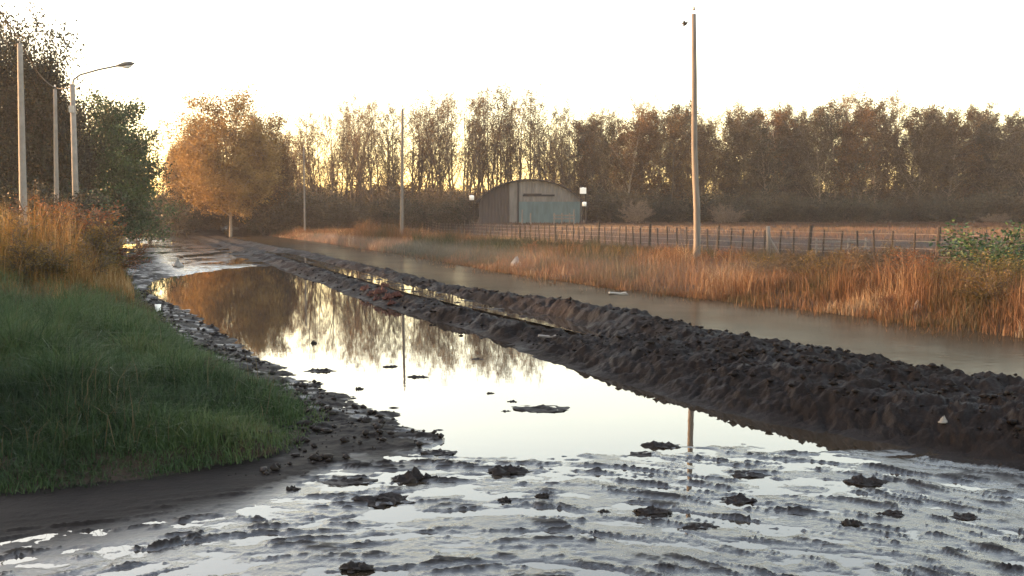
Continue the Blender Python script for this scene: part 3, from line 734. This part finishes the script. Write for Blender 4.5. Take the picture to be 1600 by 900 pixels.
# ------------------------------------------------------------------ arched shed
SD = 92.0
xl, xr = atd(748, 340, SD)[0], atd(908, 340, SD)[0]
ze, za = atd(800, 314, SD)[2], atd(800, 281.5, SD)[2]
SZ = float(height((xl+xr)/2, SD))-.05
shed = empty('arched_shed', ((xl+xr)/2, SD, SZ), label='farm shed with a low arched roof and a green lower front, at the wood edge', category='shed')
W = (xr-xl)/2; ze -= SZ; za -= SZ; DEP = 13
def arc(u, lift=0): return ze+(za-ze)*max(0, 1-abs(u)**2.1)**.8+lift
zg = atd(800, 315, SD)[2]-SZ
def prof_panel(u0, u1, zlo, y, th, ribs=False, n=24):
    """a wall panel under the arch between u0 and u1 (fractions of the half width)"""
    b = MB(); us = np.linspace(u0, u1, n+1); v = []
    for yy in (y, y+th):
        for i, u in enumerate(us): v.append((u*W, yy - (.03*(i % 2) if ribs else 0), zlo))
        for i, u in enumerate(us): v.append((u*W, yy - (.03*(i % 2) if ribs else 0), arc(u)-.04))
    m_ = n+1; f = []
    for i in range(n):
        f.append((i, i+1, m_+i+1, m_+i)); f.append((2*m_+i+1, 2*m_+i, 3*m_+i, 3*m_+i+1))
        f.append((m_+i, m_+i+1, 3*m_+i+1, 3*m_+i))
    b.add(v, f); return b
M_tin = simple('weathered grey sheet', (.105, .092, .083), .6, .3, 1.2, bumpd=.01, st=(3, 1, .6))
M_rust = simple('dark rusty sheet', (.030, .021, .019), .75, .4, 1.5, st=(3, 1, .6))
M_green = simple('faded green sheet', (.058, .095, .10), .6, .25, 1.0, st=(3, 1, .6))
M_dark = simple('dark opening', (.012, .011, .012), .9, .2, 3)
prof_panel(-1, -.40, 0, .12, .06, True, 20).build('side_bay', M_rust, shed)
prof_panel(-.40, -.24, 0, 0, .10).build('door_panel', M_tin, shed)
prof_panel(-.215, 1, min(zg, ze-.02), -.05, .12, True, 40).build('gable', M_tin, shed)
b = MB(); b.box(((.17)*W+.0, -.12, zg+.55), (W*.62, .05, .16)); b.box((.05*W, -.125, zg+.66), (W*.35, .04, .1)); b.build('vent_slot', M_dark, shed)
b = MB(); n = 44
for i in range(n):
    x0 = -.215*W + (1.215*W)*i/n; b.box((x0+.06, -.13-(.02 if i % 2 else 0), (min(zg, ze-.02))/2), (1.215*W/n, .06, min(zg, ze-.02)-.02))
b.build('lower_wall', M_green, shed)
b = MB(); b.box((-.23*W, -.02, (arc(-.23)-.1)/2), (.12, .2, arc(-.23)-.12)); b.build('door_post', M_dark, shed)
b = MB(); v = []; n = 40; us = np.linspace(-1.04, 1.04, n+1)
for yy in (-.45, DEP):
    for lf in (0, .09):
        for i, u in enumerate(us): v.append((u*W, yy, arc(min(1, abs(u)))-(abs(u) > 1)*.05+lf+(.015 if i % 2 else 0)))
m_ = n+1; f = []
for i in range(n):
    f += [(i, i+1, 2*m_+i+1, 2*m_+i), (m_+i+1, m_+i, 3*m_+i, 3*m_+i+1), (i+1, i, m_+i, m_+i+1)]
b.add(v, f); b.build('roof', M_rust, shed)
for s, nm in ((-1, 'l'), (1, 'r')):
    b = MB(); b.box((s*(W-.05), DEP/2+.1, ze/2), (.08, DEP-.2, ze-.02)); b.build('side_wall', M_tin, shed)
prof_panel(-1, 1, 0, DEP-.2, .05).build('rear_wall', M_tin, shed)
M_white = simple('white enamel', (.8, .78, .74), .35, .05, 3)
def boxpost(px, py, D, size, label, cat, stand_px=None):
    x, y, z = atd(px, py, D)
    zb = float(height(x, y))-.03
    e = empty('tank_stand', (x, y, zb), label=label, category=cat)
    b = MB(); s = size/2
    for i, j in ((-1, -1), (1, -1), (1, 1), (-1, 1)):
        b2 = MB(); b2.tube([(i*s*.9, j*s*.9, -.1), (i*s*.8, j*s*.8, z-zb-s)], .03, 6); b2.build('leg', M_post, e)
    if cat == 'water tank': b.box((0, 0, z-zb), (size, size, size)); b.tube([(0, 0, z-zb+s), (0, 0, z-zb+s*1.15)], [s*.3, s*.28], 12)
    else: b.tube([(0, 0, z-zb-s), (0, 0, z-zb-s*.9), (0, 0, z-zb+s*.9), (0, 0, z-zb+s), (0, 0, z-zb+s*1.12)], [s*.8, s, s, s*.85, s*.3], 16)
    b.build('tank', M_white, e, cat != 'water tank')
    b = MB(); b.box((0, 0, z-zb-s-.04), (size*1.05, size*1.05, .06)); b.build('platform', M_rust, e)
boxpost(911, 298, 89, .52, 'bright white tank on a tall stand at the right end of the shed', 'water tank')
boxpost(913, 319, 87.5, .36, 'small white drum on a low stand below the taller white tank', 'drum')
boxpost(737, 309, 89, .4, 'white drum on a stand at the left end of the shed', 'drum')
pen = empty('cattle_pen', (0, 0, 0), label='low pen of pale posts and rails in front of the green shed wall', category='pen')
pp = [atd(p_, 340, 84)[0] for p_ in (816, 829, 866, 878, 890, 897)]
for x in pp:
    b = MB(); zb = float(height(x, 84)); b.tube([(x, 84, zb-.2), (x, 84, zb+(1.25 if x in (pp[0], pp[-1]) else .95))], .06, 6); b.build('post', M_wood, pen)
for hz in (.75, .5):
    b = MB(); b.box(((pp[2]+pp[-1])/2, 83.93, hz+float(height(pp[4], 84))), (pp[-1]-pp[2]+.2, .04, .14)); b.build('rail', M_wood, pen)

# ------------------------------------------------------------------ mud clods
def clod_mesh(seed):
    rs = np.random.RandomState(seed); nu, nv = 28, 12; v = []
    for j in range(nv+1):
        ph = math.pi/2*(j/nv)
        for i in range(nu):
            t = 2*math.pi*i/nu; v.append((math.cos(t)*math.cos(ph), math.sin(t)*math.cos(ph), math.sin(ph)))
    v = np.array(v)
    n1 = fbm(v[:, 0]*1.6+seed*3, v[:, 1]*1.6+v[:, 2]*2, 4, seed, .6); v[:, :2] *= (1+.42*n1)[:, None]
    v[:, 2] = v[:, 2]*(.65+.9*np.maximum(-.35, fbm(v[:, 0]*2.6+seed, v[:, 1]*2.6, 4, seed+5, .6))) - .12
    q = [(j*nu+i, j*nu+(i+1) % nu, (j+1)*nu+(i+1) % nu, (j+1)*nu+i) for j in range(nv) for i in range(nu)]
    return mesh_np('clod', v, q, smooth=True)
cm = [clod_mesh(s) for s in range(7)]
for m_ in cm: m_.materials.append(M_clod)
clods = [  # px, py, half width px, height px, label
 (685, 704, 31, 10, 'flat dark oval clod at the near edge of the puddle'),
 (645, 740, 34, 22, 'jagged dark clod left of centre with spiky top'),
 (680, 745, 16, 10, 'short clod joined to the right of the jagged one'),
 (791, 731, 38, 15, 'long dark clod with a raised middle right of the jagged one'),
 (600, 775, 50, 17, 'wide greyish slab of mud below the jagged clod'),
 (1030, 692, 32, 11, 'diamond shaped dark clod in the puddle beside the pole reflection'),
 (1005, 708, 26, 5, 'thin flat clod just below the diamond shaped one'),
 (1020, 796, 30, 16, 'lumpy clod with a flat tail in the right middle of the slick'),
 (1155, 777, 32, 13, 'rounded dark clod right of the lumpy tailed one'),
 (1350, 748, 34, 14, 'wide mottled clod near the foot of the mud ridge'),
 (1165, 738, 34, 8, 'bar shaped clod with a knob at its right end'),
 (850, 773, 13, 10, 'small round clod in the centre of the slick'),
 (556, 884, 26, 13, 'dark block of mud at the bottom left of centre'),
 (545, 748, 42, 9, 'long low clod left of the jagged one'),
 (458, 761, 12, 12, 'small pointed lone clod on the left of the slick'),
 (788, 780, 14, 8, 'small tent shaped clod under the long one'),
 (943, 797, 11, 8, 'small curled clod left of the lumpy tailed one'),
 (1330, 815, 20, 12, 'squat clod on the right of the slick'),
 (1395, 800, 26, 10, 'dark clod right of the squat one'),
 (1090, 820, 28, 8, 'low broken clod below the lumpy tailed one'),
 (1510, 805, 24, 8, 'low clod near the right edge of the slick'),
 (845, 636, 48, 7, 'long narrow strip of mud poking out of the puddle'),
 (800, 626, 10, 4, 'tiny mud tip left of the long strip in the puddle'),
 (790, 641, 9, 4, 'small dark tip under the long strip in the puddle'),
 (766, 613, 8, 4, 'tiny mud tip on the line towards the middle of the puddle'),
 (612, 571, 14, 5, 'small mud tip left of the middle pole reflection'),
 (652, 587, 18, 5, 'small mud tip right of the middle pole reflection'),
 (500, 577, 24, 7, 'low mud islet near the left shore of the puddle'),
 (562, 605, 7, 7, 'upright little clod near the left shore of the puddle'),
 (745, 560, 12, 3, 'flat sliver of mud in the tree reflections'),
 (490, 533, 5, 9, 'tiny twig like lump in the tree reflections'),
]
rg = random.Random(8)
for i, (px, py, hw, hp, lab) in enumerate(clods):
    z0 = 0; x, y = onz(px, py+hp*.4, z0); sc_ = y/1600
    o = link('mud_clod', cm[i % 7], None, label=lab, category='mud clod', group='clods of mud in the water')
    o.location = (x, y, max(float(height(x, y)), 0)-.004); o.rotation_euler = (0, 0, rg.uniform(-.25, .25))
    o.scale = (hw*sc_*1.0, hw*sc_*.75, hp*sc_*.62)
M_sunred = mud_mat('reddish sun-tinted mud', (.05, .018, .013), (.10, .038, .026), .6, .85, .01, .2)  # red sunlight on the mud, put into the colour of added lumps
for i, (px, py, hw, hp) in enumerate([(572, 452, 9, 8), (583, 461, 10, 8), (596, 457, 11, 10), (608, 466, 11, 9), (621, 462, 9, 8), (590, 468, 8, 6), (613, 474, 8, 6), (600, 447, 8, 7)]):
    x, y = hit(px, py); s_ = y/1600; me = cm[i % 7].copy(); me.materials.clear(); me.materials.append(M_sunred)
    o = link('sun_tinted_lump', me, None, label='reddish sun-tinted mud lump added on the near face of the far ridge', category='sun-tinted mud lump', group='added reddish sun-tinted mud lumps')
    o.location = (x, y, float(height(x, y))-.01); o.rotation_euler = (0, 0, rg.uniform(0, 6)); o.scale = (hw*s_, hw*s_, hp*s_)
rs = np.random.RandomState(55)
def crumbs(name, n, y0, y1, f0, f1, s0, s1, label, m, p=1.0):
    x, y = pts_in(n, y0, y1, f0, f1, rs, p); n = len(x)
    sz = s0+(s1-s0)*rs.rand(n)**4; z = height(x, y)
    k = (z > .012) & ~((np.abs(x-(Lx(y)+1.42)) < .5) & (y > 13.5)); x, y, z, sz = x[k], y[k], z[k], sz[k]; n = len(x)
    o = np.array([(1, 0, 0), (0, 1, 0), (-1, 0, 0), (0, -1, 0), (0, 0, 1), (0, 0, -.6), (.6, .6, .55), (-.6, .6, .5), (-.6, -.6, .55), (.6, -.6, .5)], float)
    F = np.array([(0, 6, 9), (6, 1, 7), (7, 2, 8), (8, 3, 9), (6, 4, 9), (6, 7, 4), (7, 8, 4), (8, 9, 4), (0, 1, 6), (1, 2, 7), (2, 3, 8), (3, 0, 9), (1, 0, 5), (2, 1, 5), (3, 2, 5), (0, 3, 5)])
    P = o[None]*(1+rs.uniform(-.35, .35, (n, 10, 3))); a = rs.rand(n)*6.28; ca, sa = np.cos(a)[:, None], np.sin(a)[:, None]
    sx_ = rs.uniform(.7, 1.4, n)[:, None]; X_ = P[..., 0]*sx_; P = np.stack([X_*ca-P[..., 1]*sa, X_*sa+P[..., 1]*ca, P[..., 2]*.8], -1)*sz[:, None, None]
    P = P+np.stack([x, y, z+sz*.25], 1)[:, None]
    T = (F[None]+np.arange(n)[:, None, None]*10).reshape(-1, 3)
    return link(name, mesh_np(name, P.reshape(-1, 3), None, T), m, kind='stuff', label=label, category='mud crumbs')
crumbs('mud_crumbs', 4200, 6.5, 34, lambda y: Lx(y)+.0, lambda y: Cx(y)+.6, .006, .042, 'dark crumbs and small clods of mud strewn over the ridge', M_bank, 1.0)
crumbs('mud_crumbs', 2200, 6.6, 24, lambda y: np.minimum(Gx(y)-.2, -1.2), lambda y: Px(y)+.2, .006, .045, 'small mud crumbs along the left shore of the puddle', M_clod, 1.0)
# ------------------------------------------------------------------ litter
def litter(px, py, z, kind, size, label, cat, m=M_white, name=None):
    x, y = hit(px, py); b = MB()
    if kind == 'cup':
        b.tube([(0, 0, 0), (0, 0, size*.05), (0, 0, size), (0, 0, size*.96), (0, 0, size*.2)], [size*.28, size*.3, size*.42, size*.38, size*.26], 14)
    elif kind == 'slab':
        b.box((0, 0, size*.12), (size, size*.6, size*.16), Matrix.Rotation(.2, 3, 'Y')); b.box((size*.3, 0, size*.2), (size*.3, size*.5, size*.1), Matrix.Rotation(-.4, 3, 'Y'))
    elif kind == 'bag':
        rr = random.Random(int(px)); n = 9; v = []
        for j in range(5):
            for i in range(n):
                a = 2*math.pi*i/n; r = size*(.5, .55, .42, .25, .06)[j]*rr.uniform(.75, 1.2); v.append((math.cos(a)*r, math.sin(a)*r*.7, size*(.0, .12, .3, .5, .75)[j]*rr.uniform(.8, 1.2)))
        b.add(v, [(j*n+i, j*n+(i+1) % n, (j+1)*n+(i+1) % n, (j+1)*n+i) for j in range(4) for i in range(n)])
    if kind == 'slab': b.v = [(p[0], p[1], p[2]*.45) for p in b.v]
    o = b.build(name or kind, m, smooth=kind == 'cup', label=label, category=cat)
    o.location = (x, y, max(float(height(x, y)), 0)-.005); return o
M_slab = simple('muddy slab', (.10, .085, .075), .7, .3, 12)
M_foam = simple('dirty white plastic', (.19, .17, .145), .5, .2, 12)
litter(247, 487, .15, 'cup', .13, 'white cup lying at the edge of the grass left of the puddle', 'cup', name='paper_cup')
litter(278, 417, .05, 'bag', .35, 'pale bag on the mud past the far end of the puddle', 'bag', M_foam, 'plastic_bag')
litter(1474, 660, .3, 'bag', .07, 'scrap of white plastic on the near face of the mud ridge', 'plastic scrap', M_foam, 'plastic_scrap')
litter(856, 527, .1, 'slab', .26, 'pale grey slab stuck in the near face of the mud ridge', 'slab', M_slab, 'broken_slab')
litter(966, 460, 0, 'slab', .42, 'white foam board floating on the flooded far side', 'foam board', M_foam, 'foam_board')
litter(1433, 484, .05, 'bag', .22, 'white plastic bag caught at the foot of the right reeds', 'bag', M_foam, 'plastic_bag')
litter(807, 418, .05, 'bag', .45, 'small pale bag at the left foot of the right bank reeds', 'bag', M_foam, 'plastic_bag')
litter(297, 345, .2, 'bag', .7, 'pale sack on the verge where the road bends', 'sack', M_foam, 'sack')

# ------------------------------------------------------------------ air
def volbox(name, lo, hi, dens, colr, an, label):
    b = MB(); c = [(lo[i]+hi[i])/2 for i in range(3)]; b.box(c, [hi[i]-lo[i] for i in range(3)])
    m = bpy.data.materials.new(name); m.use_nodes = True; t = m.node_tree; t.nodes.clear()
    out = t.nodes.new('ShaderNodeOutputMaterial'); v = t.nodes.new('ShaderNodeVolumePrincipled')
    v.inputs['Color'].default_value = (*colr, 1); v.inputs['Density'].default_value = dens; v.inputs['Anisotropy'].default_value = an
    t.links.new(v.outputs[0], out.inputs['Volume'])
    return b.build(name, m, kind='stuff', label=label, category='haze')
ml = Matrix.Rotation(math.atan(.36), 3, 'Z')
M_mist = bpy.data.materials.new('mist'); M_mist.use_nodes = True; t = M_mist.node_tree; t.nodes.clear()
o_ = t.nodes.new('ShaderNodeOutputMaterial'); v_ = t.nodes.new('ShaderNodeVolumePrincipled')
v_.inputs['Color'].default_value = (.9, .88, .86, 1); v_.inputs['Density'].default_value = .008; t.links.new(v_.outputs[0], o_.inputs['Volume'])
b = MB(); b.box((-3.6, 46, .42), (5.2, 52, .55), ml); b.build('mist', M_mist, kind='stuff', label='thin mist drifting over the flooded far side of the road', category='mist')
volbox('haze', (-2700*.08, -30, -1.5), (2700*.08, 320, 22), .0004, (.85, .84, .86), .2, 'thin pale morning haze over the fields')
